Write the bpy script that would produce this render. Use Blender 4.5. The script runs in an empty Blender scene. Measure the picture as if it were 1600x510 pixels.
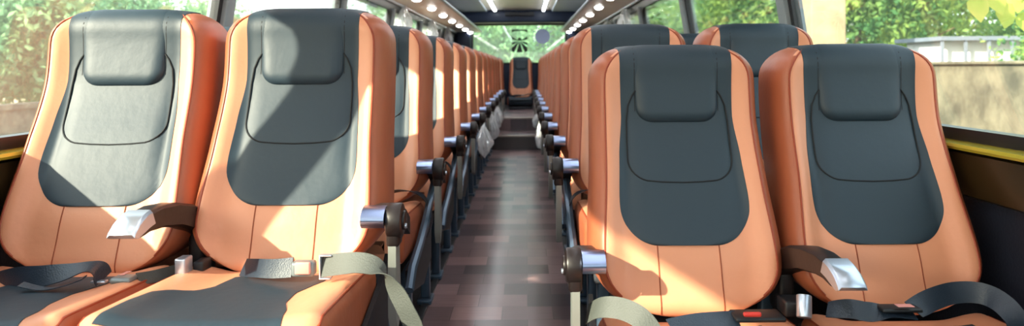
import bpy, bmesh, math, random
from mathutils import Vector, Matrix, noise
random.seed(7)
PI = math.pi
S = bpy.context.scene
COL = S.collection
EYE = 0.97           # camera height above the bus floor
F = 1100.0           # focal length in pixels of a 1600 px wide frame
VX, VY = 822.0, 105.0

def at(px, py, d):   # a point of the place seen at px,py at depth d
    return Vector(((px-VX)*d/F, d, EYE-(py-VY)*d/F))

# ------------------------------------------------------------ materials
def srgb(r, g, b):
    f = lambda c: (c/255/12.92) if c/255 <= .04045 else ((c/255+.055)/1.055)**2.4
    return (f(r), f(g), f(b), 1)

def mat(name, col, rough=.5, metal=0, spec=.5, bump=0, bscale=60, var=0, vscale=6, emit=None, estr=1, coat=0, trans=0):
    m = bpy.data.materials.new(name); m.use_nodes = True
    nt = m.node_tree; N = nt.nodes; L = nt.links
    b = N['Principled BSDF']
    b.inputs['Base Color'].default_value = col
    b.inputs['Roughness'].default_value = rough
    b.inputs['Metallic'].default_value = metal
    b.inputs['Specular IOR Level'].default_value = spec
    b.inputs['Coat Weight'].default_value = coat
    b.inputs['Coat Roughness'].default_value = .25
    b.inputs['Transmission Weight'].default_value = trans
    tc = N.new('ShaderNodeTexCoord')
    if var:
        n = N.new('ShaderNodeTexNoise'); n.inputs['Scale'].default_value = vscale; n.inputs['Detail'].default_value = 4
        L.new(tc.outputs['Object'], n.inputs['Vector'])
        mx = N.new('ShaderNodeMix'); mx.data_type = 'RGBA'
        mx.inputs['A'].default_value = tuple(c*(1-var) for c in col[:3])+(1,)
        mx.inputs['B'].default_value = tuple(min(1, c*(1+var)) for c in col[:3])+(1,)
        L.new(n.outputs['Fac'], mx.inputs['Factor']); L.new(mx.outputs['Result'], b.inputs['Base Color'])
    if bump:
        n2 = N.new('ShaderNodeTexNoise'); n2.inputs['Scale'].default_value = bscale; n2.inputs['Detail'].default_value = 3
        L.new(tc.outputs['Object'], n2.inputs['Vector'])
        bp = N.new('ShaderNodeBump'); bp.inputs['Strength'].default_value = bump; bp.inputs['Distance'].default_value = .004
        L.new(n2.outputs['Fac'], bp.inputs['Height']); L.new(bp.outputs['Normal'], b.inputs['Normal'])
    if emit:
        b.inputs['Emission Color'].default_value = emit; b.inputs['Emission Strength'].default_value = estr
    return m

M = {}
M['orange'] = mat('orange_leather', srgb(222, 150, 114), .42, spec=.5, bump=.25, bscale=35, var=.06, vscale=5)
M['orange_shaded'] = mat('orange_leather_shaded', srgb(165, 90, 60), .42, spec=.45, bump=.25, bscale=35, var=.08)  # same orange leather, with the shade of the sides put into a darker colour
M['slate'] = mat('slate_leather', srgb(29, 48, 60), .54, spec=.55, bump=.22, bscale=30, var=.08, vscale=4)
M['seam'] = mat('seam_thread', srgb(60, 40, 34), .8)
M['seam_dark'] = mat('dark_seam', srgb(22, 26, 30), .8)
M['seam_orange'] = mat('seam_orange', srgb(150, 72, 42), .7)
M['piping'] = mat('piping', srgb(150, 62, 34), .5)
M['shell'] = mat('seat_shell', srgb(58, 60, 66), .55, bump=.1)
M['brown'] = mat('armrest_brown', srgb(24, 16, 16), .4, spec=.5, bump=.1)
M['chrome'] = mat('chrome', srgb(200, 210, 225), .32, metal=.8)
M['chrome_blue'] = mat('blue_chrome', srgb(140, 155, 190), .28, metal=1)
M['steel'] = mat('painted_steel', srgb(150, 155, 150), .4, metal=.5)
M['bluesteel'] = mat('blue_grey_steel', srgb(78, 98, 118), .35, metal=.4)
M['black'] = mat('black_plastic', srgb(22, 24, 28), .45)
M['belt_navy'] = mat('navy_webbing', srgb(30, 42, 56), .42, spec=.6, bump=.3, bscale=300)
M['belt_grey'] = mat('grey_webbing', srgb(76, 80, 76), .6, bump=.3, bscale=300)
M['buckle'] = mat('buckle_grey', srgb(120, 128, 130), .35, metal=.3)
M['red'] = mat('red_button', srgb(220, 60, 50), .4)
M['pink'] = mat('faded_button', srgb(225, 150, 140), .5)
M['navy'] = mat('navy_panel', srgb(18, 22, 36), .6, bump=.3, bscale=120, var=.1)
M['gold'] = mat('gold_ledge', srgb(205, 188, 60), .25, metal=.35, coat=.4)
M['brownwall'] = mat('brown_panel', srgb(52, 38, 18), .35, coat=.3)
M['frame'] = mat('window_frame_black', srgb(24, 28, 36), .4)
M['pillar'] = mat('grey_pillar', srgb(150, 165, 175), .5, var=.05)
M['ceiling'] = mat('ceiling_vinyl', srgb(215, 206, 198), .3, spec=1, var=.05)
M['rackpanel'] = mat('rack_panel', srgb(205, 198, 190), .4, var=.04)
M['racktrim'] = mat('rack_trim', srgb(120, 135, 155), .3, metal=.5)
M['rear'] = mat('rear_navy', srgb(28, 42, 66), .5)
M['led'] = mat('led', (1, 1, 1, 1), .5, emit=(1, .97, .93, 1), estr=13)
M['strip'] = mat('strip_light', (1, 1, 1, 1), .5, emit=(.93, .97, 1, 1), estr=9)
M['decal_black'] = mat('decal_black', srgb(16, 28, 26), .5)
M['underfloor'] = mat('dark_vinyl', srgb(40, 36, 40), .6, bump=.2)
M['nosing'] = mat('step_nosing', srgb(190, 178, 168), .35, metal=.4)

def plastic_mat():
    m = bpy.data.materials.new('clear_wrap'); m.use_nodes = True
    nt = m.node_tree; N = nt.nodes; L = nt.links; N.clear()
    out = N.new('ShaderNodeOutputMaterial')
    d = N.new('ShaderNodeBsdfTranslucent'); d.inputs['Color'].default_value = (.8, .85, .9, 1)
    g = N.new('ShaderNodeBsdfGlossy'); g.inputs['Roughness'].default_value = .15
    df = N.new('ShaderNodeBsdfDiffuse'); df.inputs['Color'].default_value = (.9, .93, .96, 1)
    t = N.new('ShaderNodeBsdfTransparent')
    a = N.new('ShaderNodeMixShader'); a.inputs[0].default_value = .6
    b = N.new('ShaderNodeMixShader'); b.inputs[0].default_value = .25
    c = N.new('ShaderNodeMixShader'); c.inputs[0].default_value = .15
    L.new(d.outputs[0], a.inputs[1]); L.new(df.outputs[0], a.inputs[2])
    L.new(a.outputs[0], b.inputs[1]); L.new(g.outputs[0], b.inputs[2])
    L.new(b.outputs[0], c.inputs[1]); L.new(t.outputs[0], c.inputs[2])
    L.new(c.outputs[0], out.inputs[0]); return m
M['wrap'] = plastic_mat()

def glass_mat(name, tint, refl, dust):
    m = bpy.data.materials.new(name); m.use_nodes = True
    nt = m.node_tree; N = nt.nodes; L = nt.links; N.clear()
    out = N.new('ShaderNodeOutputMaterial')
    t = N.new('ShaderNodeBsdfTransparent'); t.inputs['Color'].default_value = tint
    g = N.new('ShaderNodeBsdfGlossy'); g.inputs['Roughness'].default_value = .03
    d = N.new('ShaderNodeBsdfTranslucent'); d.inputs['Color'].default_value = (.85, .85, .8, 1)
    fr = N.new('ShaderNodeLayerWeight'); fr.inputs['Blend'].default_value = .5
    pw = N.new('ShaderNodeMath'); pw.operation = 'POWER'; pw.inputs[1].default_value = 4
    mul = N.new('ShaderNodeMath'); mul.operation = 'MULTIPLY_ADD'; mul.inputs[1].default_value = refl; mul.inputs[2].default_value = .04
    mul.use_clamp = True
    L.new(fr.outputs['Facing'], pw.inputs[0]); L.new(pw.outputs[0], mul.inputs[0])
    a = N.new('ShaderNodeMixShader'); a.inputs[0].default_value = dust
    b = N.new('ShaderNodeMixShader')
    L.new(t.outputs[0], a.inputs[1]); L.new(d.outputs[0], a.inputs[2])
    L.new(mul.outputs[0], b.inputs[0]); L.new(a.outputs[0], b.inputs[1]); L.new(g.outputs[0], b.inputs[2])
    L.new(b.outputs[0], out.inputs[0]); return m
M['glass'] = glass_mat('window_glass', (.93, .97, .94, 1), 1.0, .022)
M['rearglass'] = glass_mat('rear_glass', (.85, .96, .9, 1), .5, .10)

def floor_mat():
    m = bpy.data.materials.new('wood_print_vinyl'); m.use_nodes = True
    nt = m.node_tree; N = nt.nodes; L = nt.links; b = N['Principled BSDF']
    tc = N.new('ShaderNodeTexCoord'); mp = N.new('ShaderNodeMapping')
    L.new(tc.outputs['Object'], mp.inputs['Vector'])
    br = N.new('ShaderNodeTexBrick'); br.offset = .5; br.offset_frequency = 2; br.squash = 1
    br.inputs['Scale'].default_value = 1; br.inputs['Brick Width'].default_value = .20; br.inputs['Row Height'].default_value = .15
    br.inputs['Mortar Size'].default_value = .0012; br.inputs['Bias'].default_value = 0
    br.inputs['Color1'].default_value = srgb(48, 36, 50); br.inputs['Color2'].default_value = srgb(170, 136, 136)
    br.inputs['Mortar'].default_value = srgb(44, 32, 36)
    L.new(mp.outputs[0], br.inputs['Vector'])
    mp2 = N.new('ShaderNodeMapping'); mp2.inputs['Scale'].default_value = (8, 90, 8); L.new(tc.outputs['Object'], mp2.inputs['Vector'])
    n = N.new('ShaderNodeTexNoise'); n.inputs['Scale'].default_value = 1; n.inputs['Detail'].default_value = 5; L.new(mp2.outputs[0], n.inputs['Vector'])
    mx = N.new('ShaderNodeMix'); mx.data_type = 'RGBA'; mx.blend_type = 'OVERLAY'; mx.inputs['Factor'].default_value = .35
    L.new(br.outputs['Color'], mx.inputs['A']); L.new(n.outputs['Fac'], mx.inputs['B'])
    L.new(mx.outputs['Result'], b.inputs['Base Color'])
    b.inputs['Roughness'].default_value = .36; b.inputs['Specular IOR Level'].default_value = .8; b.inputs['Coat Weight'].default_value = .5; b.inputs['Coat Roughness'].default_value = .22
    return m
M['wood'] = floor_mat()

def stone_mat(name, c1, c2, scale=1.5, rough=.9):
    m = bpy.data.materials.new(name); m.use_nodes = True
    nt = m.node_tree; N = nt.nodes; L = nt.links; b = N['Principled BSDF']
    tc = N.new('ShaderNodeTexCoord'); n = N.new('ShaderNodeTexNoise'); n.inputs['Scale'].default_value = scale; n.inputs['Detail'].default_value = 8
    n.inputs['Roughness'].default_value = .65
    L.new(tc.outputs['Object'], n.inputs['Vector'])
    r = N.new('ShaderNodeValToRGB'); r.color_ramp.elements[0].position = .35; r.color_ramp.elements[1].position = .65
    r.color_ramp.elements[0].color = c1; r.color_ramp.elements[1].color = c2
    L.new(n.outputs['Fac'], r.inputs[0]); L.new(r.outputs[0], b.inputs['Base Color']); b.inputs['Roughness'].default_value = rough
    return m
M['conc'] = stone_mat('weathered_concrete', srgb(76, 74, 62), srgb(132, 126, 106), 3.5)
M['plaster'] = stone_mat('cream_plaster', srgb(160, 144, 116), srgb(186, 170, 140), 4)
M['ground'] = stone_mat('dusty_ground', srgb(150, 135, 105), srgb(185, 170, 135), .6)
M['bark'] = stone_mat('bark', srgb(95, 80, 60), srgb(140, 122, 96), 6)
M['whitewall'] = stone_mat('white_paint', srgb(235, 238, 240), srgb(250, 250, 250), 1)
M['roofgrey'] = mat('grey_roof', srgb(120, 130, 145), .5)

def leaf_mat(name, c1, c2, sc):
    m = bpy.data.materials.new(name); m.use_nodes = True
    nt = m.node_tree; N = nt.nodes; L = nt.links; N.clear()
    out = N.new('ShaderNodeOutputMaterial')
    tc = N.new('ShaderNodeTexCoord'); n = N.new('ShaderNodeTexNoise'); n.inputs['Scale'].default_value = sc; n.inputs['Detail'].default_value = 3
    L.new(tc.outputs['Object'], n.inputs['Vector'])
    r = N.new('ShaderNodeValToRGB'); r.color_ramp.elements[0].position = .38; r.color_ramp.elements[1].position = .62
    r.color_ramp.elements[0].color = c1; r.color_ramp.elements[1].color = c2
    L.new(n.outputs['Fac'], r.inputs[0])
    d = N.new('ShaderNodeBsdfDiffuse'); t = N.new('ShaderNodeBsdfTranslucent')
    L.new(r.outputs[0], d.inputs['Color']); L.new(r.outputs[0], t.inputs['Color'])
    a = N.new('ShaderNodeMixShader'); a.inputs[0].default_value = .4
    L.new(d.outputs[0], a.inputs[1]); L.new(t.outputs[0], a.inputs[2]); L.new(a.outputs[0], out.inputs[0]); return m
M['decal_pale'] = leaf_mat('decal_pale', srgb(205, 208, 232), srgb(212, 215, 238), 1)
M['leaf_a'] = leaf_mat('leaf_green', srgb(84, 132, 84), srgb(152, 180, 96), 1.6)
M['leaf_b'] = leaf_mat('leaf_bluegreen', srgb(110, 158, 120), srgb(160, 196, 142), 1.2)
M['leaf_c'] = leaf_mat('leaf_lime', srgb(176, 196, 84), srgb(222, 214, 110), 5)

# ------------------------------------------------------------ mesh building
class MB:
    def __init__(s): s.v = []; s.f = []
    def quad_grid(s, rows, closed=False):
        base = len(s.v); nc = len(rows[0])
        for r in rows: s.v += [tuple(p) for p in r]
        for i in range(len(rows)-1):
            for j in range(nc if closed else nc-1):
                a = base+i*nc+j; b = base+i*nc+(j+1) % nc
                s.f.append((a, b, b+nc, a+nc))
        return base, nc
    def loft(s, rows):
        base, nc = s.quad_grid(rows, True)
        s.f.append(tuple(base+j for j in range(nc))[::-1])
        k = base+(len(rows)-1)*nc
        s.f.append(tuple(k+j for j in range(nc)))
        return s
    def tube(s, path, r, n=8, closed=False, taper=None):
        path = [Vector(p) for p in path]; rows = []
        prev = None
        for i, p in enumerate(path):
            a = path[max(i-1, 0)]; b = path[min(i+1, len(path)-1)]
            t = (b-a).normalized()
            up = prev if prev else (Vector((0, 0, 1)) if abs(t.z) < .9 else Vector((1, 0, 0)))
            x = (up-t*up.dot(t)).normalized(); prev = x; y = t.cross(x)
            rr = r if taper is None else r*taper[i]
            rows.append([p+(x*math.cos(2*PI*k/n)+y*math.sin(2*PI*k/n))*rr for k in range(n)])
        return s.loft(rows)
    def box(s, lo, hi, bev=0, rot=None, c=None):
        lo = Vector(lo); hi = Vector(hi)
        bm = bmesh.new(); bmesh.ops.create_cube(bm, size=1)
        ce = (lo+hi)/2; sz = hi-lo
        for v in bm.verts: v.co = Vector((v.co.x*sz.x, v.co.y*sz.y, v.co.z*sz.z))
        if bev: bmesh.ops.bevel(bm, geom=bm.edges[:], offset=min(bev, min(sz)*.45), segments=3, affect='EDGES', profile=.5)
        bm.verts.index_update(); base = len(s.v)
        for v in bm.verts:
            p = v.co.copy()
            if rot: p = rot @ p
            s.v.append(tuple(p+ce))
        for f in bm.faces: s.f.append(tuple(base+v.index for v in f.verts))
        bm.free(); return s
    def cyl(s, a, b, r, n=24, bev=0):
        a = Vector(a); b = Vector(b); t = (b-a).normalized(); L_ = (b-a).length
        if not bev: return s.tube([a, b], r, n)
        pts = [a, a+t*bev*.3, a+t*bev, b-t*bev, b-t*bev*.3, b]
        return s.tube(pts, r, n, taper=[1-bev/r, 1-bev*.3/r, 1, 1, 1-bev*.3/r, 1-bev/r])
    def ribbon(s, pts, w, th=.002, sub=6):
        # pts: list of (centre, width direction); catmull-rom
        P = [Vector(p[0]) for p in pts]; Wd = [Vector(p[1]).normalized() for p in pts]
        out = []
        def cr(A, i, t):
            p0 = A[max(i-1, 0)]; p1 = A[i]; p2 = A[min(i+1, len(A)-1)]; p3 = A[min(i+2, len(A)-1)]
            return .5*((2*p1)+(p2-p0)*t+(2*p0-5*p1+4*p2-p3)*t*t+(-p0+3*p1-3*p2+p3)*t**3)
        for i in range(len(P)-1):
            for k in range(sub): out.append((cr(P, i, k/sub), cr(Wd, i, k/sub)))
        out.append((P[-1], Wd[-1]))
        rows = []
        for i, (c, wd) in enumerate(out):
            t = (out[min(i+1, len(out)-1)][0]-out[max(i-1, 0)][0]).normalized()
            wd = (wd-t*wd.dot(t)).normalized(); n = t.cross(wd)
            rows.append([c+wd*w/2+n*th/2, c+n*th*.6, c-wd*w/2+n*th/2, c-wd*w/2-n*th/2, c-n*th*.6, c+wd*w/2-n*th/2])
        return s.loft(rows)
    def prism(s, poly, axis, a, b):
        # poly: list of 2D; extrude along axis from a to b
        def p3(q, t):
            return {'x': (t, q[0], q[1]), 'y': (q[0], t, q[1]), 'z': (q[0], q[1], t)}[axis]
        return s.loft([[p3(q, a) for q in poly], [p3(q, b) for q in poly]])
    def build(s, name, m, parent=None, smooth=True, off=None, angle=40):
        me = bpy.data.meshes.new(name)
        v = s.v if off is None else [tuple(Vector(p)-off) for p in s.v]
        me.from_pydata(v, [], s.f)
        bm = bmesh.new(); bm.from_mesh(me); bmesh.ops.recalc_face_normals(bm, faces=bm.faces)
        if smooth:
            for f in bm.faces: f.smooth = True
            lim = math.radians(angle)
            for e in bm.edges:
                if len(e.link_faces) == 2 and e.calc_face_angle(0) > lim: e.smooth = False
        bm.to_mesh(me); bm.free()
        me.materials.append(m)
        o = bpy.data.objects.new(name, me); COL.objects.link(o)
        if parent: o.parent = parent
        return o

def tag(o, label=None, cat=None, group=None, kind=None):
    if label: o['label'] = label
    if cat: o['category'] = cat
    if group: o['group'] = group
    if kind: o['kind'] = kind
    return o
def empty(name, loc, label, cat, group=None):
    o = bpy.data.objects.new(name, None); o.location = loc; o.empty_display_size = .1; COL.objects.link(o)
    return tag(o, label, cat, group)
def struct(mb, name, m, parent=None, smooth=True):
    o = mb.build(name, m, parent, smooth)
    if not parent: o['kind'] = 'structure'
    return o
def copy_tree(o, parent=None):
    c = o.copy(); COL.objects.link(c)
    if parent: c.parent = parent
    for ch in list(o.children): copy_tree(ch, c)
    return c
def lerp(tab, z):
    if z <= tab[0][0]: return tab[0][1]
    for (a, va), (b, vb) in zip(tab, tab[1:]):
        if z <= b:
            t = (z-a)/(b-a); t = t*t*(3-2*t)*.5+t*.5
            return va+(vb-va)*t
    return tab[-1][1]
def crs(tab, z):
    # smooth cubic through the table
    n = len(tab)
    if z <= tab[0][0]: return tab[0][1]
    if z >= tab[-1][0]: return tab[-1][1]
    for i in range(n-1):
        a, va = tab[i]; b, vb = tab[i+1]
        if z <= b:
            h = b-a; t = (z-a)/h
            m0 = (vb-tab[max(i-1, 0)][1])/(b-tab[max(i-1, 0)][0])*h
            j = min(i+2, n-1); m1 = (tab[j][1]-va)/(tab[j][0]-a)*h
            return (2*t**3-3*t*t+1)*va+(t**3-2*t*t+t)*m0+(-2*t**3+3*t*t)*vb+(t**3-t*t)*m1
def sst(a, b, x):
    t = max(0, min(1, (x-a)/(b-a))); return t*t*(3-2*t)
def roll(t): t = max(0, min(1, t)); return 1-math.sqrt(max(0, 1-t*t))

# ------------------------------------------------------------ seat shapes
class Field:
    """padded slab: u across, v along, w outwards"""
    def __init__(s, v0, v1, base, W, bol, T, re_w, rc, re_v, conv): s.__dict__.update(v0=v0, v1=v1, base=base, Wf=W, bol=bol, T=T, rw=re_w[0], rd=re_w[1], rc0=rc[0], rcw=rc[-1], rc1=rc[1], rv0=re_v[0], rv1=re_v[1], conv=conv)
    def W(s, v):
        w = s.Wf(v)
        w -= s.rcw*roll((s.v0+s.rc0-v)/s.rc0)+s.rc1*roll((v-(s.v1-s.rc1))/s.rc1)
        return w
    def out(s, u, v):
        W = s.W(v)
        w = s.base(v)+s.bol(u, v)
        w -= s.rd*roll((abs(u)-(W-s.rw))/s.rw)*.98
        w -= s.rv0*roll((s.v0+s.rv0-v)/s.rv0)+s.rv1*roll((v-(s.v1-s.rv1))/s.rv1)
        return w
    def back(s, u, v):
        W = s.W(v); T = s.T
        b = s.base(v)-T+.025*roll((abs(u)-(W-.025))/.025)
        b += min(s.rv0, T*.45)*roll((s.v0+s.rv0-v)/s.rv0)+min(s.rv1, T*.45)*roll((v-(s.v1-s.rv1))/s.rv1)
        return b
    def pt(s, u, v, off=0):
        p = Vector(s.conv(u, v, s.out(u, v)))
        if off:
            e = .002; v_ = min(max(v, s.v0+e), s.v1-e)
            a = Vector(s.conv(u+e, v_, s.out(u+e, v_)))-Vector(s.conv(u-e, v_, s.out(u-e, v_)))
            b = Vector(s.conv(u, v_+e, s.out(u, v_+e)))-Vector(s.conv(u, v_-e, s.out(u, v_-e)))
            n = a.cross(b).normalized()
            ref = Vector(s.conv(0, 0, 1))-Vector(s.conv(0, 0, 0))
            if n.dot(ref) < 0: n = -n
            p += n*off
        return p
    def vs(s, n=44):
        out = [s.v0+s.rv0*(1-math.cos(a))*1.0 for a in [PI/2*k/8 for k in range(8)]]
        mid0 = s.v0+s.rv0; mid1 = s.v1-s.rv1
        out += [mid0+(mid1-mid0)*k/n for k in range(n+1)]
        out += [mid1+s.rv1*math.sin(PI/2*k/8) for k in range(1, 9)]
        return sorted(out)
    def body(s):
        us = [-1+.0]+[]
        core = [i/26*2-1 for i in range(27)]
        rows = []
        for v in s.vs():
            W = s.W(v); r = min(s.rw, W*.4)/W
            xs = [-(1-r*(1-math.sin(PI/2*(1-k/6)))) for k in range(6)]
            xs += [-(1-r)+(2*(1-r))*k/26 for k in range(27)]
            xs += [(1-r*(1-math.sin(PI/2*k/6))) for k in range(1, 7)]
            fr = [s.conv(x*W, v, s.out(x*W, v)) for x in xs]
            bk = [s.conv(x*W, v, s.back(x*W, v)) for x in (1, .97, .9, .6, .2, -.2, -.6, -.9, -.97, -1)]
            rows.append(fr+bk)
        return MB().loft(rows)
    def panel(s, v0, v1, xl, xr, bulge, n=40, m=20, e=.0015):
        mb = MB(); rows = []
        for i in range(n+1):
            t = i/n; v = v0+(v1-v0)*(.5-.5*math.cos(PI*t)) 
            a = xl(v); b = xr(v); row = []
            for j in range(m+1):
                q = j/m; u = a+(b-a)*(.5-.5*math.cos(PI*q))
                row.append(s.pt(u, v, e+bulge(u, v, a, b)))
            # skirts
            row = [s.pt(a, v, -.004)]+row+[s.pt(b, v, -.004)]
            rows.append(row)
        r0 = [s.pt(xl(v0)+(xr(v0)-xl(v0))*k/(m+2), v0, -.004) for k in range(m+3)]
        r1 = [s.pt(xl(v1)+(xr(v1)-xl(v1))*k/(m+2), v1, -.004) for k in range(m+3)]
        mb.quad_grid([r0]+rows+[r1]); return mb

ZB, ZT = .462, 1.128     # backrest bottom and top above the floor
Pz = [(.42, .205), (.49, .195), (.56, .165), (.66, .125), (.76, .080), (.86, .038), (.95, .012), (1.04, .006), (1.13, .012)]
def backfield(ws=1.0):
    def base(v): return crs(Pz, v)
    def W(v): return ws*crs([(.42, .225), (.60, .238), (.78, .226), (.92, .221), (1.05, .220), (1.13, .213)], v)
    def bol(u, v):
        a = abs(u)/W(v)
        amp = lerp([(.45, .012), (.62, .03), (.8, .034), (.95, .024), (1.13, .012)], v)
        b = amp*sst(.60, .86, a)
        b += .010*math.exp(-((v-.60)/.07)**2)*(1-a*a)          # lumbar pad
        b += .006*math.exp(-((v-.80)/.10)**2)*(1-sst(.5, .62, a))
        return b
    return Field(ZB, ZT, base, W, bol, .165, (.040, .075), (.135, .085, .20), (.045, .06), lambda u, v, w: (u, -w, v))
def cushfield(zc=.50):
    # v along depth: 0 at the rear .. .46 at the front
    def base(v): return zc-.014+.028*v/.46
    def W(v): return .229
    def bol(u, v):
        a = abs(u)/.229
        return .014*sst(.45, .85, a)-.006*(1-a*a)
    return Field(0, .48, base, W, bol, .13, (.035, .035), (.03, .05, .03), (.03, .06), lambda u, v, w: (u, -.165-v, w))

def arm_path(k=1.0):
    # (y, z) of the top curve from hinge to tip, relative to the seat origin, facing -y
    return [(y*k, z) for y, z in [(-.07, .595), (-.12, .617), (-.19, .643), (-.27, .661), (-.35, .668), (-.41, .664), (-.445, .652)]]

def make_seat(name, side, pos, kind, label, drop=0, belts='generic', ws=1.0, detail=True, arm=True, group='coach seats'):
    """side = +1 when the aisle is towards +x; pos = 'aisle' / 'window'"""
    x0, y0 = kind
    root = empty(name, (x0, y0, 0), label, 'seat', group)
    off0 = Vector((0, 0, drop))
    def add(mb, nm, m, par=root, **k):
        return mb.build(nm, m, par, off=off0, **k)
    BF = backfield(ws)
    back = add(BF.body(), 'backrest', M['orange'])
    back.data.materials.append(M['orange_shaded'])
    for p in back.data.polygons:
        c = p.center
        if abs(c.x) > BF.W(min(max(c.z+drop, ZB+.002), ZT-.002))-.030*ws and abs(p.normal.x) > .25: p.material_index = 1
    # dark centre panel
    def wi(v):
        w = lerp([(.63, .158), (.74, .163), (.84, .157), (.94, .147), (1.13, .149)], v)*ws
        r = .088; return w-r*roll((.632+r-v)/r)
    pn = BF.panel(.632, ZT-.0015, lambda v: -wi(v), wi, lambda u, v, a, b: .004*(1-(2*abs(u)/(b-a))**6), n=50, m=24)
    add(pn, 'centre_panel', M['slate'])
    # headrest pillow
    def wh(v):
        r = .045; return (.109-r*roll((.925+r-v)/r))*ws
    def hb(u, v, a, b):
        q = min(1, abs(u)/max(.001, (b-a)/2)); t = sst(.925, .985, v)*1.0
        lowroll = math.sqrt(max(0, 1-(1-min(1, (v-.925)/.03))**2))
        side_ = math.sqrt(max(0, 1-max(0, (q-.72)/.28)**2))
        return (.0015+.018*(1-.8*sst(.95, 1.09, v)))*lowroll*side_
    hr = BF.panel(.925, ZT-.001, lambda v: -wh(v), wh, hb, n=36, m=24)
    hd = add(hr, 'headrest', M['slate'])
    # seams: U round the centre, verticals low down, lines at the top beside the pillow
    def line(pts, r, o=.002):
        return MB().tube([BF.pt(u*ws, v, o) for u, v in pts], r, 6)
    U = [(-.108, 1.01), (-.118, .995), (-.128, .97), (-.133, .93), (-.134, .88)]
    U += [(-.134+.055*(1-math.cos(PI/2*k/8)), .835-.055*math.sin(PI/2*k/8)+.0) for k in range(9)]
    U += [(u_, .780-.004*(1-(u_/.08)**2)) for u_ in (-.05, 0, .05)]
    U += [(-u_, v_) for u_, v_ in U[:14][::-1]]
    add(line(U, .0022, .0055), 'seam', M['seam_dark'])
    for sx in (-1, 1):
        add(line([(sx*.110, .955+.165*k/12) for k in range(13)], .0018, .0035), 'seam', M['seam_dark'])
        add(line([(sx*.076, .478+.156*k/16) for k in range(17)], .0015, .0006), 'seam', M['seam_orange'])
        # piping between front and side
        pp = [((BF.W(v)-.030)*sx, v) for v in [ZB+.06+(ZT-ZB-.072)*k/40 for k in range(41)]]
        add(MB().tube([BF.pt(u, v, .000) for u, v in pp], .0026, 6), 'piping', M['piping'])
    # rear shell
    sh = []
    for v in [ZB+.02+(ZT-ZB-.05)*k/12 for k in range(13)]:
        W = BF.W(v)*.93; b = BF.back(0, v)
        sh.append([(W, -b-.004, v), (W*.9, -b+.016, v), (0, -b+.022, v), (-W*.9, -b+.016, v), (-W, -b-.004, v), (0, -b-.004, v)])
    add(MB().loft(sh), 'back_shell', M['shell'])
    # cushion
    CF = cushfield(.50 if drop == 0 else .478)
    cu = add(CF.body(), 'cushion', M['orange'])
    cu.data.materials.append(M['orange_shaded'])
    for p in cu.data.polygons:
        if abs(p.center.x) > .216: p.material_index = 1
    xr = lambda v: lerp([(.07, .145), (.15, .142), (.19, .118), (.23, .104), (.30, .108), (.385, .135), (.46, .15)], v)
    xl = lambda v: -lerp([(.07, .083), (.17, .093), (.205, .112), (.245, .162), (.275, .18), (.35, .188), (.46, .188)], v)
    add(CF.panel(.085, .455, xl, xr, lambda u, v, a, b: .003*(1-(abs(2*u-a-b)/(b-a))**6), n=50), 'cushion_panel', M['slate'])
    for sx in (-1, 1):
        add(MB().tube([CF.pt(sx*(.229-.012), .03+.42*k/20, 0) for k in range(21)], .0026, 6), 'piping', M['piping'])
    # frame and legs
    lz = drop                                      # the seat is sunk by 'drop': the legs end at the floor
    fr = MB()
    fr.box((-.20, -.60, .325), (.20, -.20, .365), .008)
    fr.box((-.215, -.21, .34), (.215, -.13, .44), .01)
    add(fr, 'seat_frame', M['shell'])
    for sy in (-.56, -.22):
        lg = MB(); ax = side*.17
        lg.box((ax-.018, sy-.022, lz+.02), (ax+.018, sy+.022, .33), .006)
        lg.box((ax-.03, sy-.05, lz), (ax+.03, sy+.05, lz+.02), .005)
        add(lg, 'leg', M['bluesteel'])
    # armrest on the aisle side
    if arm and pos == 'window':
        ax = side*.237; kl = .93 if drop == 0 else 1.0; ap = arm_path(kl); rows = []
        hw = .026
        for i, (y, z) in enumerate(ap):
            t = i/(len(ap)-1); h = .075-.045*t
            rows.append([(ax-hw, y, z-.006), (ax-hw*.7, y, z), (ax+hw*.7, y, z), (ax+hw, y, z-.006), (ax+hw, y+.012, z-h), (ax+hw*.6, y+.014, z-h-.006), (ax-hw*.6, y+.014, z-h-.006), (ax-hw, y+.012, z-h)])
        am = add(MB().loft(rows), 'armrest', M['brown'])
        tip = MB(); rows = []
        for i, (y, z) in enumerate([(-.405*kl, .670), (-.43*kl, .665), (-.455*kl, .655), (-.475*kl, .640), (-.480*kl, .632)]):
            hw2 = .029; k = (.032, .031, .028, .018, .010)[i]
            rows.append([(ax-hw2, y, z-.006), (ax-hw2*.8, y, z), (ax+hw2*.8, y, z), (ax+hw2, y, z-.006), (ax+hw2, y+.012, z-k), (ax-hw2, y+.012, z-k)])
        t_ = add(tip.loft(rows), 'armrest_tip', M['chrome'], am); t_['label'] = 'chrome armrest tip'
        h = add(MB().box((ax-.02, -.125, .45), (ax+.02, -.045, .60), .012), 'hinge', M['black'], am)
    if arm and pos == 'aisle':
        ax = side*.262
        am_mb = MB(); rows = []
        for i, (y, z) in enumerate([(-.06, .590), (-.12, .622), (-.19, .646), (-.26, .655), (-.30, .652)]):
            h = .05-.012*i/4; hw = .028
            rows.append([(ax-side*.0-hw, y, z-.006), (ax-hw*.7, y, z), (ax+hw*.7, y, z), (ax+hw, y, z-.006), (ax+hw, y, z-h), (ax-hw, y, z-h)])
        am = add(am_mb.loft(rows), 'armrest', M['brown'])
        # curved chrome end cap
        rows = []
        for i in range(7):
            a = PI*.62*i/6; yy = -.275-.048*math.sin(a); zz = .657-.027*(1-math.cos(a)); 
            rows.append([(ax-side*.040, yy, zz), (ax+side*.012, yy, zz), (ax+side*.012, yy+.010, zz-.008), (ax-side*.040, yy+.010, zz-.008)])
        t_ = add(MB().loft(rows), 'armrest_tip', M['chrome_blue'], am, angle=60); t_['label'] = 'chrome armrest tip'
        d = MB(); cx = ax+side*.012
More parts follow.
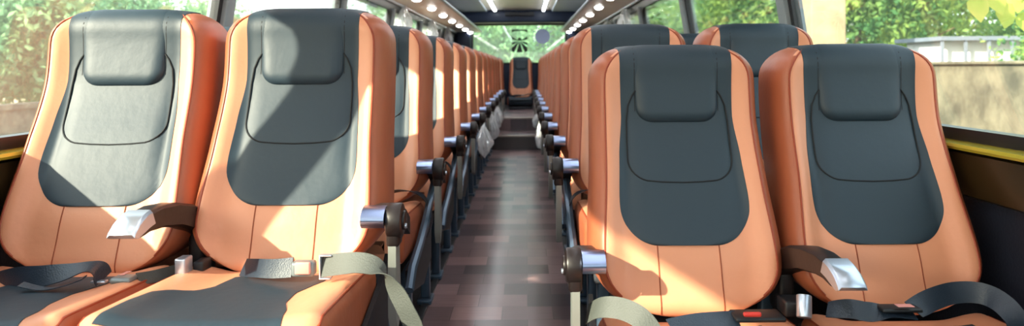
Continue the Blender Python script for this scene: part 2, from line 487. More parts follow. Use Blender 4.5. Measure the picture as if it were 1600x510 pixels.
        d.cyl((cx, -.275, .622), (cx+side*.036, -.275, .622), .040, 28, .006)
        d.cyl((cx+side*.030, -.275, .622), (cx+side*.042, -.275, .622), .022, 20, .003)
        d.box((cx+(0 if side > 0 else -.03), -.300, .565), (cx+(.03 if side > 0 else 0), -.25, .62), .008)
        dd = add(d, 'hinge_disc', M['brown'], am)
        add(MB().cyl((cx+side*.036, -.285, .612), (cx+side*.046, -.285, .612), .006, 12), 'bolt', M['chrome'], dd)
        # metal post under the disc and the long side rail
        p = MB(); px = cx+side*.014
        p.prism([(-.298, .575), (-.252, .575), (-.235, .41), (-.275, .37), (-.300, .41)], 'x', px-.009, px+.009)
        add(p, 'arm_post', M['steel'])
        r = MB(); rx = side*.252
        r.tube([(rx, -.06, .56), (rx, -.17, .52), (rx, -.30, .46), (rx, -.45, .41), (rx, -.60, .375), (rx, -.66, .33)], .014, 8)
        if belts == 'generic': add(r, 'side_rail', M['bluesteel'])
        sp = MB().prism([(-.10, .50), (-.16, .46), (-.40, .40), (-.60, .37), (-.60, .30), (-.30, .24), (-.12, .28)], 'x', side*.232, side*.243)
        add(sp, 'side_cover', M['black'])
    # lap belt of the further rows
    if belts == 'generic':
        s_ = side
        mb = MB().ribbon([((-s_*.20, -.20, .50), (0, -.6, .8)), ((-s_*.08, -.24, .520), (0, -.7, .7)), ((s_*.03, -.25, .522), (.1, -.9, .3))], .045)
        bl = add(mb, 'seat_belt', M['belt_navy'])
        add(MB().box((s_*.03-.03, -.28, .515), (s_*.03+.03, -.235, .535), .006), 'buckle', M['buckle'], bl)
        mb = MB().ribbon([((s_*.06, -.26, .525), (0, -.9, .3)), ((s_*.15, -.25, .545), (0, -.9, .3)), ((s_*.22, -.25, .535), (0, -1, 0)), ((s_*.252, -.24, .49), (0, -1, 0)), ((s_*.258, -.22, .42), (0, -1, 0)), ((s_*.22, -.20, .33), (0, -1, 0))], .045)
        add(mb, 'seat_belt', M['belt_navy'])
    return root

# ------------------------------------------------------------ the seats
PITCH = .80
Y0 = 1.88
XA, XB, XC, XD = -1.065, -.592, .397, .885
DROP = .105
A1 = make_seat('coach_seat', 1, 'window', (XA, Y0), 'sunlit orange and grey leather coach seat at the far left of the front row', belts='none')
B1 = make_seat('coach_seat', 1, 'aisle', (XB, Y0), 'half shaded orange and grey leather coach seat left of the aisle, front row', belts='none')
C1 = make_seat('coach_seat', -1, 'aisle', (XC, Y0), 'orange and dark slate leather coach seat right of the aisle, front row', drop=DROP, belts='none')
D1 = make_seat('coach_seat', -1, 'window', (XD, Y0), 'orange and slate leather coach seat at the far right of the front row', drop=DROP, belts='none')
ORD = ['second', 'third', 'fourth', 'fifth', 'sixth', 'seventh', 'eighth', 'ninth', 'tenth', 'eleventh']
protos = {}
for i in range(1, 11):
    y = Y0+PITCH*i
    for key, x, side, pos, words in (('A', XA, 1, 'window', 'left window seat'), ('B', XB, 1, 'aisle', 'left aisle seat'),
                                     ('C', XC, -1, 'aisle', 'right aisle seat'), ('D', XD, -1, 'window', 'right window seat')):
        lab = 'orange and slate coach seat, %s of the %s row from the front' % (words, ORD[i-1])
        if key not in protos:
            protos[key] = make_seat('coach_seat', side, pos, (x, y), lab)
        else:
            o = copy_tree(protos[key]); o.location = (x, y, 0); o['label'] = lab
# rear bench seats across the back of the bus
RZ = .0
rear_c = make_seat('rear_seat', 1, 'window', (-.085, 11.35), 'slate and orange centre seat at the end of the aisle under the rear window', ws=.93, arm=False, group='rear bench seats')
rear_c.scale = (.88, 1, 1)
for ch in rear_c.children:
    if ch.name.startswith('cushion'): ch.data.materials[0] = M['slate']
for k, (x, w) in enumerate(((-1.06, 'left corner seat of the back bench by the left window'), (-.575, 'back bench seat just left of the centre rear seat'),
                            (.405, 'back bench seat just right of the centre rear seat'), (.885, 'right corner seat of the back bench by the right window'))):
    o = copy_tree(rear_c); o.location = (x, 11.35, 0); o['label'] = 'slate and orange leather ' + w; o.scale = (1, 1, 1)

# ---- belts of the front row
def childof(mb, name, m, seat, lab=None, par=None):
    o = mb.build(name, m, par or seat, off=Vector(seat.location))
    if lab: o['label'] = lab
    return o
up = (0, .45, 1)
# seat A
b = childof(MB().ribbon([(at(-8, 436, 1.60), (0, .5, .9)), (at(22, 430, 1.56), (0, .45, .9)), (at(60, 428, 1.53), (.1, .5, .9)), (at(100, 422, 1.52), (.1, .8, .6)), (at(135, 413, 1.53), (0, 1, .2)),
                         (at(153, 418, 1.54), (.2, 1, 0)), (at(160, 432, 1.55), (.2, 1, .1))], .048), 'seat_belt', M['belt_navy'], A1, 'navy webbing twisted into a loop')
childof(MB().ribbon([(at(30, 440, 1.5), (0, 1, .2)), (at(65, 447, 1.5), (0, 1, .1)), (at(100, 441, 1.5), (0, 1, .1)), (at(130, 430, 1.5), (0, 1, .2))], .02), 'seat_belt', M['belt_navy'], A1)
bk = childof(MB().box(at(167, 442, 1.52), at(216, 424, 1.56), .006), 'buckle', M['buckle'], A1)
childof(MB().box(at(184, 427, 1.545), at(204, 420, 1.575), .003), 'buckle_button', M['pink'], A1, 'faded red button', bk)
childof(MB().box(at(138, 440, 1.53), at(168, 433, 1.545), .003), 'belt_tongue', M['chrome'], A1, None, bk)
childof(MB().ribbon([(at(214, 433, 1.55), (0, 1, .3)), (at(245, 428, 1.60), (0, 1, .3)), (at(275, 420, 1.66), (0, 1, .3))], .03), 'seat_belt', M['belt_grey'], A1)
# upright chrome buckle between A and B
st = childof(MB().box(at(270, 430, 1.60), at(300, 395, 1.64), .004), 'upright_buckle', M['chrome'], A1, 'upright chrome buckle')
childof(MB().box(at(279, 420, 1.612), at(292, 403, 1.622), .003), 'latch_plate', M['buckle'], A1, None, st)
childof(MB().box(at(298, 430, 1.64), at(330, 398, 1.69), .006), 'buckle_sleeve', M['black'], A1)
# seat B
childof(MB().ribbon([(at(378, 416, 1.66), (0, .5, .5)), (at(400, 417, 1.60), (0, .6, .7)), (at(425, 418, 1.57), (0, .5, .8)), (at(455, 416, 1.55), (0, .4, .9))], .043), 'seat_belt', M['belt_navy'], B1)  # shade on this belt piece is put in by the darker webbing colour
bk = childof(MB().box(at(452, 432, 1.52), at(494, 403, 1.55), .006), 'buckle', M['buckle'], B1)
childof(MB().box(at(458, 428, 1.513), at(484, 407, 1.523), .003), 'buckle_button', M['pink'], B1, 'faded red button', bk)
fr_ = MB()
fr_.box(at(496, 435, 1.51), at(503, 395, 1.53), .003); fr_.box(at(496, 400, 1.51), at(520, 394, 1.53), .003); fr_.box(at(496, 436, 1.51), at(518, 429, 1.53), .003)
childof(fr_, 'belt_slide', M['chrome'], B1, 'white metal belt slide')
childof(MB().ribbon([(at(500, 415, 1.52), (0, .3, 1)), (at(530, 411, 1.50), (0, .4, .9)), (at(565, 410, 1.48), (0, .7, .7)), (at(592, 421, 1.47), (-.5, .7, .5)), (at(612, 448, 1.46), (-.8, .5, .3)),
                     (at(630, 480, 1.45), (-.9, .4, .1)), (at(645, 520, 1.45), (-1, .3, 0)), (at(640, 580, 1.45), (-1, .3, 0))], .046), 'seat_belt', M['belt_grey'], B1, 'grey webbing hanging over the cushion edge')
# seat C
childof(MB().ribbon([(at(915, 492, 1.62), (.2, .5, .8)), (at(935, 482, 1.56), (.2, .5, .8)), (at(965, 483, 1.53), (.2, .4, .9)), (at(995, 496, 1.50), (.3, .4, .8)), (at(1015, 520, 1.48), (.5, .3, .6)), (at(1025, 550, 1.46), (.5, .3, .6))], .046), 'seat_belt', M['belt_grey'], C1, 'grey webbing crossing the seat edge')
childof(MB().ribbon([(at(1045, 512, 1.5), (0, .8, .4)), (at(1090, 503, 1.52), (0, .8, .4)), (at(1150, 500, 1.53), (0, .8, .5))], .04), 'seat_belt', M['belt_navy'], C1)
bk = childof(MB().box(at(1148, 508, 1.50), at(1212, 485, 1.56), .01), 'buckle', M['black'], C1)
childof(MB().box(at(1160, 499, 1.49), at(1186, 489, 1.50), .004), 'buckle_button', M['red'], C1, 'red release button', bk)
# seat D
st = childof(MB().cyl(at(1254, 500, 1.60), at(1254, 464, 1.62), .017, 20, .003), 'upright_buckle', M['chrome'], D1, 'upright chrome buckle')
childof(MB().box(at(1225, 500, 1.63), at(1244, 462, 1.69), .006), 'buckle_sleeve', M['black'], D1)
childof(MB().ribbon([(at(1290, 487, 1.56), (0, .9, .3)), (at(1325, 486, 1.53), (0, .6, .7)), (at(1355, 491, 1.52), (0, .5, .8)), (at(1385, 490, 1.52), (.1, .9, .3)), (at(1425, 494, 1.52), (0, .9, .3))], .042), 'seat_belt', M['belt_navy'], D1)
bk = childof(MB().box(at(1378, 494, 1.50), at(1425, 478, 1.54), .006), 'buckle', M['black'], D1)
childof(MB().box(at(1402, 484, 1.49), at(1420, 479, 1.51), .002), 'buckle_button', M['pink'], D1, 'faded red button', bk)
childof(MB().ribbon([(at(1425, 488, 1.53), (0, .8, .5)), (at(1455, 472, 1.55), (0, .5, .9)), (at(1490, 462, 1.57), (0, .4, .9)), (at(1530, 463, 1.56), (0, .4, .9)), (at(1562, 478, 1.52), (.5, .4, .8)), (at(1585, 505, 1.48), (.7, .3, .5)), (at(1590, 540, 1.46), (.8, .3, .4))], .046), 'seat_belt', M['belt_navy'], D1, 'dark navy webbing arching beside the wall')

# ------------------------------------------------------------ bus body
XL, XR = -1.335, 1.165
YF, YR = -2.6, 12.3
SILL, WTOP = EYE-.176, EYE+.52
CEIL = EYE+.95
LEAN = .16
def wx(side, z, inner=0):
    b = XR if side > 0 else XL
    return b-side*(max(0, z-SILL)*LEAN+inner)
# floor
fl = MB().box((-.41, YF, -.03), (.205, 8.25, 0))
struct(fl, 'floor', M['wood'], smooth=False)
fl = MB(); fl.box((XL, YF, -.04), (-.41, YR, -.002)); fl.box((.205, YF, -.04), (XR, YR, -.002))
struct(fl, 'floor_under_seats', M['underfloor'], smooth=False)
for x, nm in ((-.415, 'trim_1'), (.21, 'trim_2')):
    struct(MB().box((x-.016, YF, -.004), (x+.012, 8.2, .008), .002), nm, M['black'])
# steps to the back
stp = MB(); stp.box((-.40, 8.25, -.03), (.195, 8.95, .165)); stp.box((-.40, 8.95, -.03), (.195, YR, .325))
struct(stp, 'floor_steps', M['wood'], smooth=False)
for i, (yy, zz) in enumerate(((8.25, .165), (8.95, .325))):
    struct(MB().box((-.40, yy-.006, zz-.012), (.195, yy+.05, zz+.004), .003), 'trim_%d' % (3+i), M['nosing'])
# side walls
PIL = [-2.45, -.45, 1.22, 2.95, 4.72, 6.42, 8.15, 9.9, 11.55]
for side, nm in ((-1, 'left'), (1, 'right')):
    b = XR if side > 0 else XL
    w = MB().box((min(b, b+side*.06), YF, -.04), (max(b, b+side*.06), YR, SILL-.07))
    struct(w, 'wall_'+nm, M['navy'], smooth=False)
    # brown band and golden ledge below the glass
    pr = MB().prism([(b, .62), (b-side*.02, .63), (b-side*.035, .70), (b-side*.035, SILL-.055), (b+side*.06, SILL-.055), (b+side*.06, .62)], 'y', YF, YR)
    struct(pr, 'trim_band_'+nm, M['brownwall'])
    pr = MB().prism([(b-side*.035, SILL-.048), (b-side*.050, SILL-.045), (b-side*.054, SILL-.038), (b-side*.05, SILL-.030), (b-side*.01, SILL-.026), (b+side*.06, SILL-.026), (b+side*.06, SILL-.055)], 'y', YF, YR)
    struct(pr, 'trim_ledge_'+nm, M['gold'])
    pr = MB().prism([(wx(side, SILL-.03, .012), SILL-.028), (wx(side, SILL+.012, .012), SILL+.006), (wx(side, SILL+.012, -.03), SILL+.006), (wx(side, SILL, -.06), SILL-.028)], 'y', YF, YR)
    struct(pr, 'trim_gasket_'+nm, M['frame'])
    # wall above the windows
    pr = MB().prism([(wx(side, WTOP, .005), WTOP), (wx(side, CEIL, .02), CEIL+.02), (wx(side, CEIL, -.07), CEIL+.02), (wx(side, WTOP, -.07), WTOP)], 'y', YF, YR)
    struct(pr, 'wall_upper_'+nm, M['frame'])
    # windows: rounded opening between pillars
    n = 0
    for ya, yb in zip(PIL, PIL[1:]):
        n += 1
        if ya > 9.5:  # last bay: solid panel added to keep the sun off the rear seat
            struct(MB().prism([(wx(side, SILL-.03, .01), SILL-.03), (wx(side, WTOP, .01), WTOP), (wx(side, WTOP, -.06), WTOP), (wx(side, SILL-.03, -.06), SILL-.03)], 'y', ya, YR), 'wall_sunblock_'+nm, M['rear'])
            continue
        hw = .075; y1, y2 = ya+hw, yb-hw; R = .10
        z1, z2 = SILL, WTOP
        ring = []; outr = []
        for (cy, cz, a0) in ((y1+R, z1+.03, PI), (y2-R, z1+.03, 1.5*PI), (y2-R, z2-R, 0), (y1+R, z2-R, .5*PI)):
            r = .03 if cz == z1+.03 else R
            cyy = cy if r == R else (y1+r if cy < (y1+y2)/2 else y2-r)
            for k in range(7):
                a = a0+PI/2*k/6
                ring.append((cyy+r*math.cos(a), cz+r*math.sin(a)))
                outr.append((ya+.02 if cyy < (y1+y2)/2 else yb-.02, z1 if cz < (z1+z2)/2 else z2))
        rows = [[(wx(side, z, .012), y, z) for y, z in outr], [(wx(side, z, .012), y, z) for y, z in ring],
                [(wx(side, z, -.02), y, z) for y, z in ring], [(wx(side, z, -.02), y, z) for y, z in outr], [(wx(side, z, .012), y, z) for y, z in outr]]
        fm = MB(); fm.quad_grid(rows, True)
        fo = struct(fm, 'window_%d' % (n+(0 if side < 0 else 8)), M['frame'], smooth=False)
        gl = MB().loft([[(wx(side, z, .0), y, z) for y, z in ring], [(wx(side, z, -.005), y, z) for y, z in ring]])
        gl.build('pane', M['glass'], fo, smooth=False)
    for i, y in enumerate(PIL):
        cs = [(y-.045, y+.045, .022)]
        p = MB()
        rows = []
        for z in (SILL-.03, WTOP+.02):
            rows.append([(wx(side, z, .028), y-.04, z), (wx(side, z, .034), y-.03, z), (wx(side, z, .034), y+.03, z), (wx(side, z, .028), y+.04, z), (wx(side, z, -.05), y+.04, z), (wx(side, z, -.05), y-.04, z)])
        struct(p.loft(rows), 'wall_pillar_%s_%d' % (nm, i+1), M['pillar'])
    # overhead rack
    xi = -.76 if side < 0 else .59; xo = -1.18 if side < 0 else 1.00; rz = EYE+.60
    pr = MB().prism([(xi, rz+.012), (xi+side*.014, rz), (xo, rz), (wx(side, rz, .0), rz+.05), (wx(side, rz+.14, .0), rz+.14), (xi+side*.05, rz+.03)], 'y', -1.8, 12.0)
    ro = pr.build('luggage_rack', M['rackpanel']); tag(ro, 'grey overhead luggage rack with round lamps along the %s windows' % nm, 'luggage rack', 'luggage racks')
    t = MB().tube([(xi, -1.8, rz+.016), (xi, 12.0, rz+.016)], .017, 10); t.build('rack_edge', M['racktrim'], ro)
    t = MB().tube([(xo+side*.0, -1.8, rz-.008), (xo, 12.0, rz-.008)], .013, 10); t.build('rail', M['chrome'], ro)
    xl_ = -.94 if side < 0 else .73
    for k in range(13):
        yy = .25+.97*k
        if yy > 11.9: break
        lo = MB(); lo.cyl((xl_, yy, rz-.006), (xl_, yy, rz+.02), .052, 24)
        ob = lo.build('rack_lamp', M['chrome'])
        tag(ob, 'round white lamp under the %s luggage rack' % nm, 'lamp', 'round lamps under the %s rack' % nm)
        MB().tube([(xl_, yy, rz-.006-.024*math.sin(PI/2*q/6)) for q in range(7)], .042, 20, taper=[max(.12, math.cos(PI/2*q/6)) for q in range(7)]).build('lens', M['led'], ob)
# ceiling
struct(MB().box((wx(-1, CEIL)-.05, YF, CEIL), (wx(1, CEIL)+.05, YR, CEIL+.06)), 'ceiling', M['ceiling'], smooth=False)
XM = -.105
for x in (-.60, .39):
    pass
for x, w in ((-.505, 'left'), (.29, 'right')):
    o = MB().box((x-.035, -1.5, CEIL-.012), (x+.035, 11.6, CEIL), .004).build('ceiling_light', M['racktrim'])
    tag(o, 'long white strip light on the %s side of the ceiling' % w, 'strip light')
    MB().box((x-.020, -1.48, CEIL-.030), (x+.020, 11.58, CEIL-.012), .003).build('diffuser', M['strip'], o)
for i, x in enumerate((-.86, .65)):
    struct(MB().box((x-.22, YF, CEIL-.03), (x+.22, YR, CEIL), .01), 'trim_cove_%d' % (i+1), M['pillar'])
for yy in (2.4, 4.8, 7.2, 9.6):
    struct(MB().box((-.75, yy-.006, CEIL-.006), (.54, yy+.006, CEIL), .001), 'trim_joint_%d' % int(yy), M['frame'])
# rear wall with window
ry = 12.05
RW = (-.93, .70, 1.02, EYE+.745)     # x0,x1,z0,z1
def rr(x0, x1, z0, z1, r, inset=0, n=7):
    out = []
    for cx, cz, a0 in ((x0+r, z0+r, PI), (x1-r, z0+r, 1.5*PI), (x1-r, z1-r, 0), (x0+r, z1-r, .5*PI)):
        for k in range(n):
            a = a0+PI/2*k/(n-1); out.append((cx+r*math.cos(a), cz+r*math.sin(a)))
    return out
x0, x1, z0, z1 = RW
ring = rr(x0, x1, z0, z1, .07); outr = []
for i in range(28): outr.append([(XL-.05, -.04), (XR+.05, -.04), (XR+.05, CEIL+.05), (XL-.05, CEIL+.05)][i//7])
mbw = MB(); mbw.quad_grid([[(x, ry, z) for x, z in outr], [(x, ry, z) for x, z in ring], [(x, ry+.08, z) for x, z in ring], [(x, ry+.08, z) for x, z in outr]], True)
struct(mbw, 'wall_back', M['rear'], smooth=False)
wo = MB(); ring2 = rr(x0+.03, x1-.03, z0+.03, z1-.03, .05)
wo.quad_grid([[(x, ry-.012, z) for x, z in ring], [(x, ry-.012, z) for x, z in ring2], [(x, ry+.05, z) for x, z in ring2], [(x, ry+.05, z) for x, z in ring], [(x, ry-.012, z) for x, z in ring]], True)
wb = struct(wo, 'window_20', M['frame'])
MB().loft([[(x, ry+.02, z) for x, z in ring], [(x, ry+.026, z) for x, z in ring]]).build('pane', M['rearglass'], wb, smooth=False)
# header beam and hatch
struct(MB().box((XL+.1, ry-.35, EYE+.745), (XR-.1, ry, CEIL), .03), 'trim_beam', M['rear'])
o = MB().box((-.34, ry-.42, CEIL-.10), (.14, ry-.33, CEIL-.03), .01).build('ceiling_vent', M['black']); tag(o, 'dark flat vent box on the beam above the rear window', 'vent')
for k in range(5):
    MB().box((-.32, ry-.425, CEIL-.092+.013*k), (.12, ry-.418, CEIL-.087+.013*k)).build('slat', M['shell'], o)
# side posts by the rear window
for sx, x in ((-1, -1.06), (1, .83)):
    struct(MB().box((x-.12, ry-.16, .9), (x+.12, ry, EYE+.75), .03), 'wall_rear_post_%s' % ('left' if sx < 0 else 'right'), M['rear'])
# window stickers
def decal(name, label, polys, m, y):
    mb = MB()
    for p in polys: mb.loft([[(x, y-.001, z) for x, z in p], [(x, y+.001, z) for x, z in p]])
    o = mb.build(name, m, smooth=False); tag(o, label, 'sticker'); return o
cx, cz = (812-VX)*12.05/F, EYE-(64-VY)*12.05/F
polys = []
hw, hh = .135, .195
def clipray(a, s=1):
    c, s_ = math.cos(a), math.sin(a)
    t = min(hw/abs(c) if abs(c) > 1e-6 else 9, hh/abs(s_) if abs(s_) > 1e-6 else 9)
    return (cx+c*t, cz+s_*t)
for a, wdt in ((-90, 15), (-128, 12), (-52, 12), (-160, 9), (-20, 9), (160, 9), (20, 9)):
    a1, a2 = math.radians(a-wdt), math.radians(a+wdt)
    q = [(cx+.02*math.cos(a1), cz+.02*math.sin(a1)), clipray(a1), clipray(math.radians(a)), clipray(a2), (cx+.02*math.cos(a2), cz+.02*math.sin(a2))]
    polys.append(q)
polys.append([(cx+.03*math.cos(2*PI*k/16), cz+.03+.03*math.sin(2*PI*k/16)) for k in range(16)])
polys.append([(cx-hw, cz+hh), (cx+hw, cz+hh), (cx+hw, cz+hh-.05), (cx+hw*.6, cz+hh-.025), (cx, cz+hh-.02), (cx-hw*.6, cz+hh-.025), (cx-hw, cz+hh-.05)])
decal('window_sticker', 'black rayed emblem sticker in the middle of the rear window', polys, M['decal_black'], ry-.004+.018)
c2x, c2z = (848-VX)*12.05/F, EYE-(57-VY)*12.05/F
ps = [[(c2x+.13*math.cos(2*PI*k/28), c2z+.13*math.sin(2*PI*k/28)) for k in range(28)]]
for k in range(12):
    a = 2*PI*k/12; 
    ps.append([(c2x+r*math.cos(a+d), c2z+r*math.sin(a+d)) for r, d in ((.15, -.08), (.19, -.03), (.19, .03), (.15, .08))])
decal('window_sticker', 'pale round toothed sticker on the right half of the rear window', ps, M['decal_pale'], ry+.014)
# front end of the bus, behind the camera
fz0, fz1 = .75, EYE+.58
ring = rr(XL+.12, XR-.12, fz0, fz1, .1)
outr = [[(XL-.05, -.04), (XR+.05, -.04), (XR+.05, CEIL+.05), (XL-.05, CEIL+.05)][i//7] for i in range(28)]
mbw = MB(); mbw.quad_grid([[(x, YF, z) for x, z in outr], [(x, YF, z) for x, z in ring], [(x, YF-.08, z) for x, z in ring], [(x, YF-.08, z) for x, z in outr]], True)
wf = struct(mbw, 'wall_front', M['rear'], smooth=False)
MB().loft([[(x, YF-.02, z) for x, z in ring], [(x, YF-.026, z) for x, z in ring]]).build('pane', M['glass'], wf, smooth=False)

# ------------------------------------------------------------ small things
def crumple(name, c, size, seed, label, group, m='wrap', sq=1):
    bm = bmesh.new(); bmesh.ops.create_icosphere(bm, subdivisions=4, radius=1)
    for v in bm.verts:
        n = v.co.normalized()
        k = 1+.55*(noise.noise(n*1.8+Vector((seed, 0, 0))))+.28*abs(noise.noise(n*5+Vector((0, seed, 0))))
        q = .5-.5*n.z; th = math.atan2(n.y, n.x)
        zf = .18+1.0*q**.8; pl = 1+.28*q*math.sin(th*5+seed+2*n.z)+.12*math.sin(th*11+seed*2+5*n.z)
        v.co = Vector((n.x*size[0]*k*zf*pl, n.y*size[1]*k*zf*pl, n.z*size[2]*(.85+.25*k)+size[2]*.25*q*math.sin(th*2+seed)))
    me = bpy.data.meshes.new(name); bm.to_mesh(me); bm.free()
    for p in me.polygons: p.use_smooth = False
    me.materials.append(M[m]); o = bpy.data.objects.new(name, me); o.location = c; COL.objects.link(o)
    return tag(o, label, 'plastic bag', group)
for k, (px, py, d, s) in enumerate(((756, 217, 4.75, 1.0), (768, 195, 5.75, .95), (777, 181, 6.7, .9))):
    crumple('plastic_bag', at(px, py, d), (.05*s, .06, .095*s), k*3.1+1, 'crumpled clear plastic bag by the left aisle seats, %s' % ('nearest and largest of the three', 'middle of the three', 'farthest of the three')[k], 'plastic bags along the left of the aisle')
crumple('plastic_bag', at(846, 203, 5.4), (.045, .06, .12), 9.2, 'crumpled clear plastic bag hanging from a right aisle armrest', None)
crumple('plastic_bag', at(841, 182, 7.2), (.045, .06, .10), 5.5, 'small crumpled plastic bag farther back beside the right armrests', None)
LW = [(-1, 6.8, 'nearest of the three along the left windows'), (-1, 8.8, 'second of the three along the left windows'), (-1, 10.5, 'farthest of the three along the left windows'),
      (1, 7.1, 'nearer one along the right windows'), (1, 8.7, 'farther one along the right windows')]
for k, (sd, d, wn) in enumerate(LW):
    o = crumple('plastic_wrap', (-1.17 if sd < 0 else 1.0, d, EYE+.465), (.065, .15, .14), 20+k*2.3, 'shiny plastic wrap under the luggage rack, '+wn, 'plastic wraps hanging below the racks')
    o['category'] = 'plastic wrap'
# emergency hammer
hx = wx(1, 1.2, .05)
o = empty('emergency_hammer', (hx, 6.42, 1.24), 'small red emergency hammer on a right window pillar', 'hammer')
MB().box((-.012, -.02, -.07), (.012, .02, .06), .006).build('handle', M['red'], o)
MB().cyl((0, -.05, .06), (0, .05, .06), .014, 12, .004).build('hammer_head', M['red'], o)

# ------------------------------------------------------------ outside
GZ = -1.35
g = MB().box((-60, -50, GZ-.1), (60, 70, GZ)); struct(g, 'ground', M['ground'], smooth=False)
# compound wall on the right
o = empty('compound_wall', (4.4, 5, GZ), 'long low weathered tan concrete wall outside the right windows', 'wall')
w = MB().box((-.1, -12, 0), (.1, 25, -GZ+.97)); w.build('wall_body', M['conc'], o, smooth=False)
w = MB().box((-.14, -12, -GZ+.97), (.14, 25, -GZ+1.0), .01); w.build('coping', M['conc'], o, smooth=False)
# cream column outside the right window
cxp = at(1284, 40, 8.2)
o = empty('column', (cxp.x, 8.2, GZ), 'tall cream plastered column outside the first right window', 'column')
MB().box((-.20, -.20, 0), (.20, .20, 6.0), .02).build('shaft', M['plaster'], o)
MB().box((-.32, -.32, 6.0), (.32, .32, 6.2), .02).build('cap', M['plaster'], o)
MB().box((-.30, -.30, 0), (.30, .30, .4), .02).build('plinth', M['plaster'], o)
# white shed behind the wall
o = empty('white_shed', (5.75, 9.3, GZ), 'white open shed seen above the wall through the right window', 'shed')
MB().box((-.5, -.4, 0), (.5, .4, 2.62)).build('wall_body', M['whitewall'], o, smooth=False)
MB().box((-.62, -.6, 2.62), (.62, .5, 2.67)).build('roof', M['roofgrey'], o, smooth=False)
for k in range(5):
    MB().box((-.60+.29*k, -.58, 0), (-.57+.29*k, -.55, 2.62)).build('post', M['roofgrey'], o, smooth=False)
# low boundary wall on the left
o = empty('boundary_wall', (-8.2, 8, GZ), 'low tan boundary wall below the trees outside the left windows', 'wall')
MB().box((-.1, -25, 0), (.1, 25, 1.7)).build('wall_body', M['conc'], o, smooth=False)
MB().box((-.15, -25, 1.7), (.15, 25, 1.78)).build('coping', M['conc'], o, smooth=False)

def crown_mesh(name, n, rad, m, seed, leaf=.11):
    rnd = random.Random(seed); v = []; f = []
    clumps = []
    for _ in range(60):
        d = Vector((rnd.gauss(0, 1), rnd.gauss(0, 1), rnd.gauss(0, 1))).normalized()
        q = d*(rnd.random()**.4)
        clumps.append((Vector((q.x*rad[0], q.y*rad[1], q.z*rad[2])), rnd.uniform(.25, .5)))
    for _ in range(n):
        c, r = rnd.choice(clumps)
        d = Vector((rnd.gauss(0, 1), rnd.gauss(0, 1), rnd.gauss(0, .8)))
        p = c+d*r*.75
        a = Vector((rnd.gauss(0, 1), rnd.gauss(0, 1), rnd.gauss(0, 1)-.5)).normalized()
        b = a.cross(Vector((rnd.gauss(0, 1), rnd.gauss(0, 1), rnd.gauss(0, 1)))).normalized()
        nn = a.cross(b); L_ = leaf*rnd.uniform(.7, 1.3)
        i = len(v)
        v += [tuple(p), tuple(p+a*L_*.5+b*L_*.28+nn*L_*.08), tuple(p+a*L_), tuple(p+a*L_*.5-b*L_*.28+nn*L_*.08)]
        f += [(i, i+1, i+2), (i, i+2, i+3)]
    me = bpy.data.meshes.new(name); me.from_pydata(v, [], f); me.materials.append(m); return me
def trunk_mb(h, r, seed):
    rnd = random.Random(seed); mb = MB()
    pts = []; x = y = 0
    for k in range(9):
        pts.append((x, y, h*k/8)); x += rnd.uniform(-.06, .06); y += rnd.uniform(-.06, .06)
    mb.tube(pts, r, 10, taper=[1.25, 1, .95, .9, .82, .75, .65, .5, .3])
    for k in range(6):
        z = h*rnd.uniform(.4, .9); a = rnd.uniform(0, 2*PI); L_ = h*.32
        mb.tube([(0, 0, z), (math.cos(a)*L_*.4, math.sin(a)*L_*.4, z+L_*.3), (math.cos(a)*L_, math.sin(a)*L_, z+L_*.6)], r*.4, 6, taper=[1, .7, .3])
    return mb
crA = [crown_mesh('crown', 11500, (1.5, 1.5, 1.3), M['leaf_a'], s) for s in (1, 2)]
crB = [crown_mesh('crown', 13000, (1.9, 1.9, 1.6), M['leaf_b'], s, .16) for s in (3, 4)]
trk = {}
def tree(x, y, base, h, crown, sc, label, group, zc=None):
    o = empty('tree', (x, y, base), label, 'tree', group)
    key = round(h)
    if key not in trk:
        t = trunk_mb(h, .075, key).build('trunk', M['bark'], o); trk[key] = t.data
    else:
        t = bpy.data.objects.new('trunk', trk[key]); COL.objects.link(t); t.parent = o
    c = bpy.data.objects.new('crown', crown); COL.objects.link(c); c.parent = o
    c.location = (0, 0, (zc if zc is not None else h*.85)); c.scale = (sc, sc, sc); c.rotation_euler = (0, 0, random.uniform(0, 6))
    return o
# right side trees behind the wall (sunlit)
rt = [(7.6, 3.4, 1.2), (8.3, 8.2, 1.1), (6.1, 12.9, 1.1), (10.9, 9.4, 1.35), (5.9, 17.2, 1.2), (10.8, 18.6, 1.5), (6.4, 22.6, 1.3), (12.8, 14.2, 1.3), (12.4, 4.4, 1.4), (5.5, 28, 1.3)]
for k, (x, y, s) in enumerate(rt):
    tree(x, y, GZ, 5.0, crA[k % 2], s, 'bright yellow green leafy tree behind the tan wall outside the right windows', 'trees outside the right windows', 4.3+s*.5 if y < 9 else 3.9)
for k, (x, y, s) in enumerate([(5.9, 6.9, .6), (8.6, 11.9, .8), (5.6, 4.6, .6)]):
    o = empty('shrub', (x, y, GZ), 'dense green shrub showing just above the tan wall on the right', 'shrub', 'shrubs behind the tan wall')
    c = bpy.data.objects.new('crown', crA[k % 2]); COL.objects.link(c); c.parent = o; c.location = (0, 0, 2.35); c.scale = (s, s, s*.9)
    t = bpy.data.objects.new('trunk', list(trk.values())[0]); COL.objects.link(t); t.parent = o; t.scale = (.5, .5, .5)
# left side trees
for k, (x, y, s) in enumerate([(-11.2, 3.5, 1.15), (-11.4, 9, 1.15), (-11.2, 14.5, 1.15), (-11.4, 20, 1.15), (-11, 25.6, 1.2), (-17, 6.2, 1.25), (-17, 12.2, 1.25), (-17, 18.2, 1.25), (-17, 24.2, 1.25), (-7, 41, 1.5)]):
    tree(x, y, GZ, 4.0, crB[k % 2], s, 'pale green leafy tree standing outside the left windows', 'trees outside the left windows', 3.0)
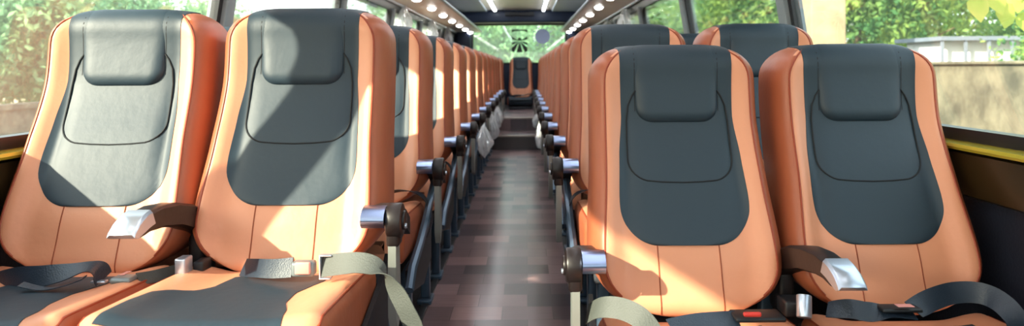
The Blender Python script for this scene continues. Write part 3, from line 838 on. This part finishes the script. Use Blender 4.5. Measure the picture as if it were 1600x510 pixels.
# trees behind the bus
for k, (x, y, s) in enumerate([(-3.4, 25.5, 1.2), (1.0, 25.0, 1.1), (-.9, 32, 1.4), (2.6, 37, 1.4)]):
    tree(x, y, GZ, 4.0, crB[k % 2], s, 'pale green tree seen through the rear window', 'trees behind the bus', 3.6)
# leafy branch close to the right window
def bleaf(p, a, b, L_):
    n = a.cross(b); rows = []
    mb = MB(); 
    for t, w in ((0, .02), (.15, .3), (.35, .46), (.6, .42), (.8, .22), (1, .02)):
        c = p+a*L_*t-n*L_*.12*t*t*1.5
        rows.append([c-b*L_*w+n*L_*w*.25, c, c+b*L_*w+n*L_*w*.25])
    mb.quad_grid(rows); return mb
bo = at(1590, 10, 3.3); o = empty('sapling', (bo.x+.95, bo.y+.3, GZ), 'sapling with big pale lime leaves close outside the right window, top right corner', 'sapling')
off_ = Vector(o.location)
MB().tube([(bo.x+.95, bo.y+.3, GZ), (bo.x+.97, bo.y+.32, 0), (bo.x+.93, bo.y+.3, bo.z+1.3)], .025, 10, taper=[1.3, 1, .5]).build('trunk', M['bark'], o, off=off_)
MB().tube([bo+Vector(q) for q in ((.95, .3, .9), (.5, .15, .5), (.1, 0, .25), (-.12, -.1, .12))], .012, 8, taper=[1.3, 1, .8, .4]).build('stem', M['bark'], o, off=off_)
rnd = random.Random(5)
for k, (px, py, L_) in enumerate([(1535, 5, .13), (1560, -5, .13), (1582, 20, .13), (1597, -8, .13), (1612, 30, .14), (1560, -40, .13), (1625, 0, .14), (1600, -45, .12), (1640, 40, .13)]):
    p = at(px, py, 3.2+.05*k)-off_+Vector((0, 0, .03))
    a = Vector((rnd.uniform(-.5, .1), rnd.uniform(-.2, .2), -1)).normalized(); b_ = a.cross(Vector((rnd.uniform(-.3, .3), -1, .1))).normalized()
    bleaf(p, a, b_, L_).build('leaf', M['leaf_c'], o)

# ------------------------------------------------------------ light
sv = Vector((-1, -.86, .62)).normalized()        # towards the sun
ld = bpy.data.lights.new('sun', 'SUN'); ld.energy = 8; ld.angle = math.radians(.8); ld.color = (1, .87, .70)
lo = bpy.data.objects.new('sun', ld); COL.objects.link(lo); lo.rotation_euler = sv.to_track_quat('Z', 'Y').to_euler()
w = bpy.data.worlds.new('world'); S.world = w; w.use_nodes = True
N = w.node_tree.nodes; L = w.node_tree.links
bg = N['Background']; sky = N.new('ShaderNodeTexSky'); sky.sky_type = 'NISHITA'; sky.sun_disc = False
sky.sun_elevation = math.asin(sv.z); sky.sun_rotation = math.atan2(sv.x, sv.y); sky.air_density = 1.2; sky.dust_density = 2.5
mx = N.new('ShaderNodeMix'); mx.data_type = 'RGBA'; mx.inputs['Factor'].default_value = .55; mx.inputs['B'].default_value = (7, 7.6, 8.2, 1)
L.new(sky.outputs[0], mx.inputs['A']); L.new(mx.outputs['Result'], bg.inputs['Color']); bg.inputs['Strength'].default_value = .29

# ------------------------------------------------------------ camera
cd = bpy.data.cameras.new('camera'); cam = bpy.data.objects.new('camera', cd); COL.objects.link(cam)
cam.location = (0, 0, EYE); cam.rotation_euler = (PI/2, .006, 0)
cd.sensor_width = 36; cd.lens = 36*F/1600; cd.shift_x = -(VX-800)/1600; cd.shift_y = -(255-VY)/1600
cd.clip_start = .05; cd.clip_end = 300
cd.dof.use_dof = True; cd.dof.focus_distance = 1.8; cd.dof.aperture_fstop = 4.0
S.camera = cam
S.view_settings.view_transform = 'Standard'; S.view_settings.look = 'None'; S.view_settings.gamma = 1
S.view_settings.exposure = 1.0; S.view_settings.use_curve_mapping = False
S.cycles.max_bounces = 8; S.cycles.transparent_max_bounces = 12
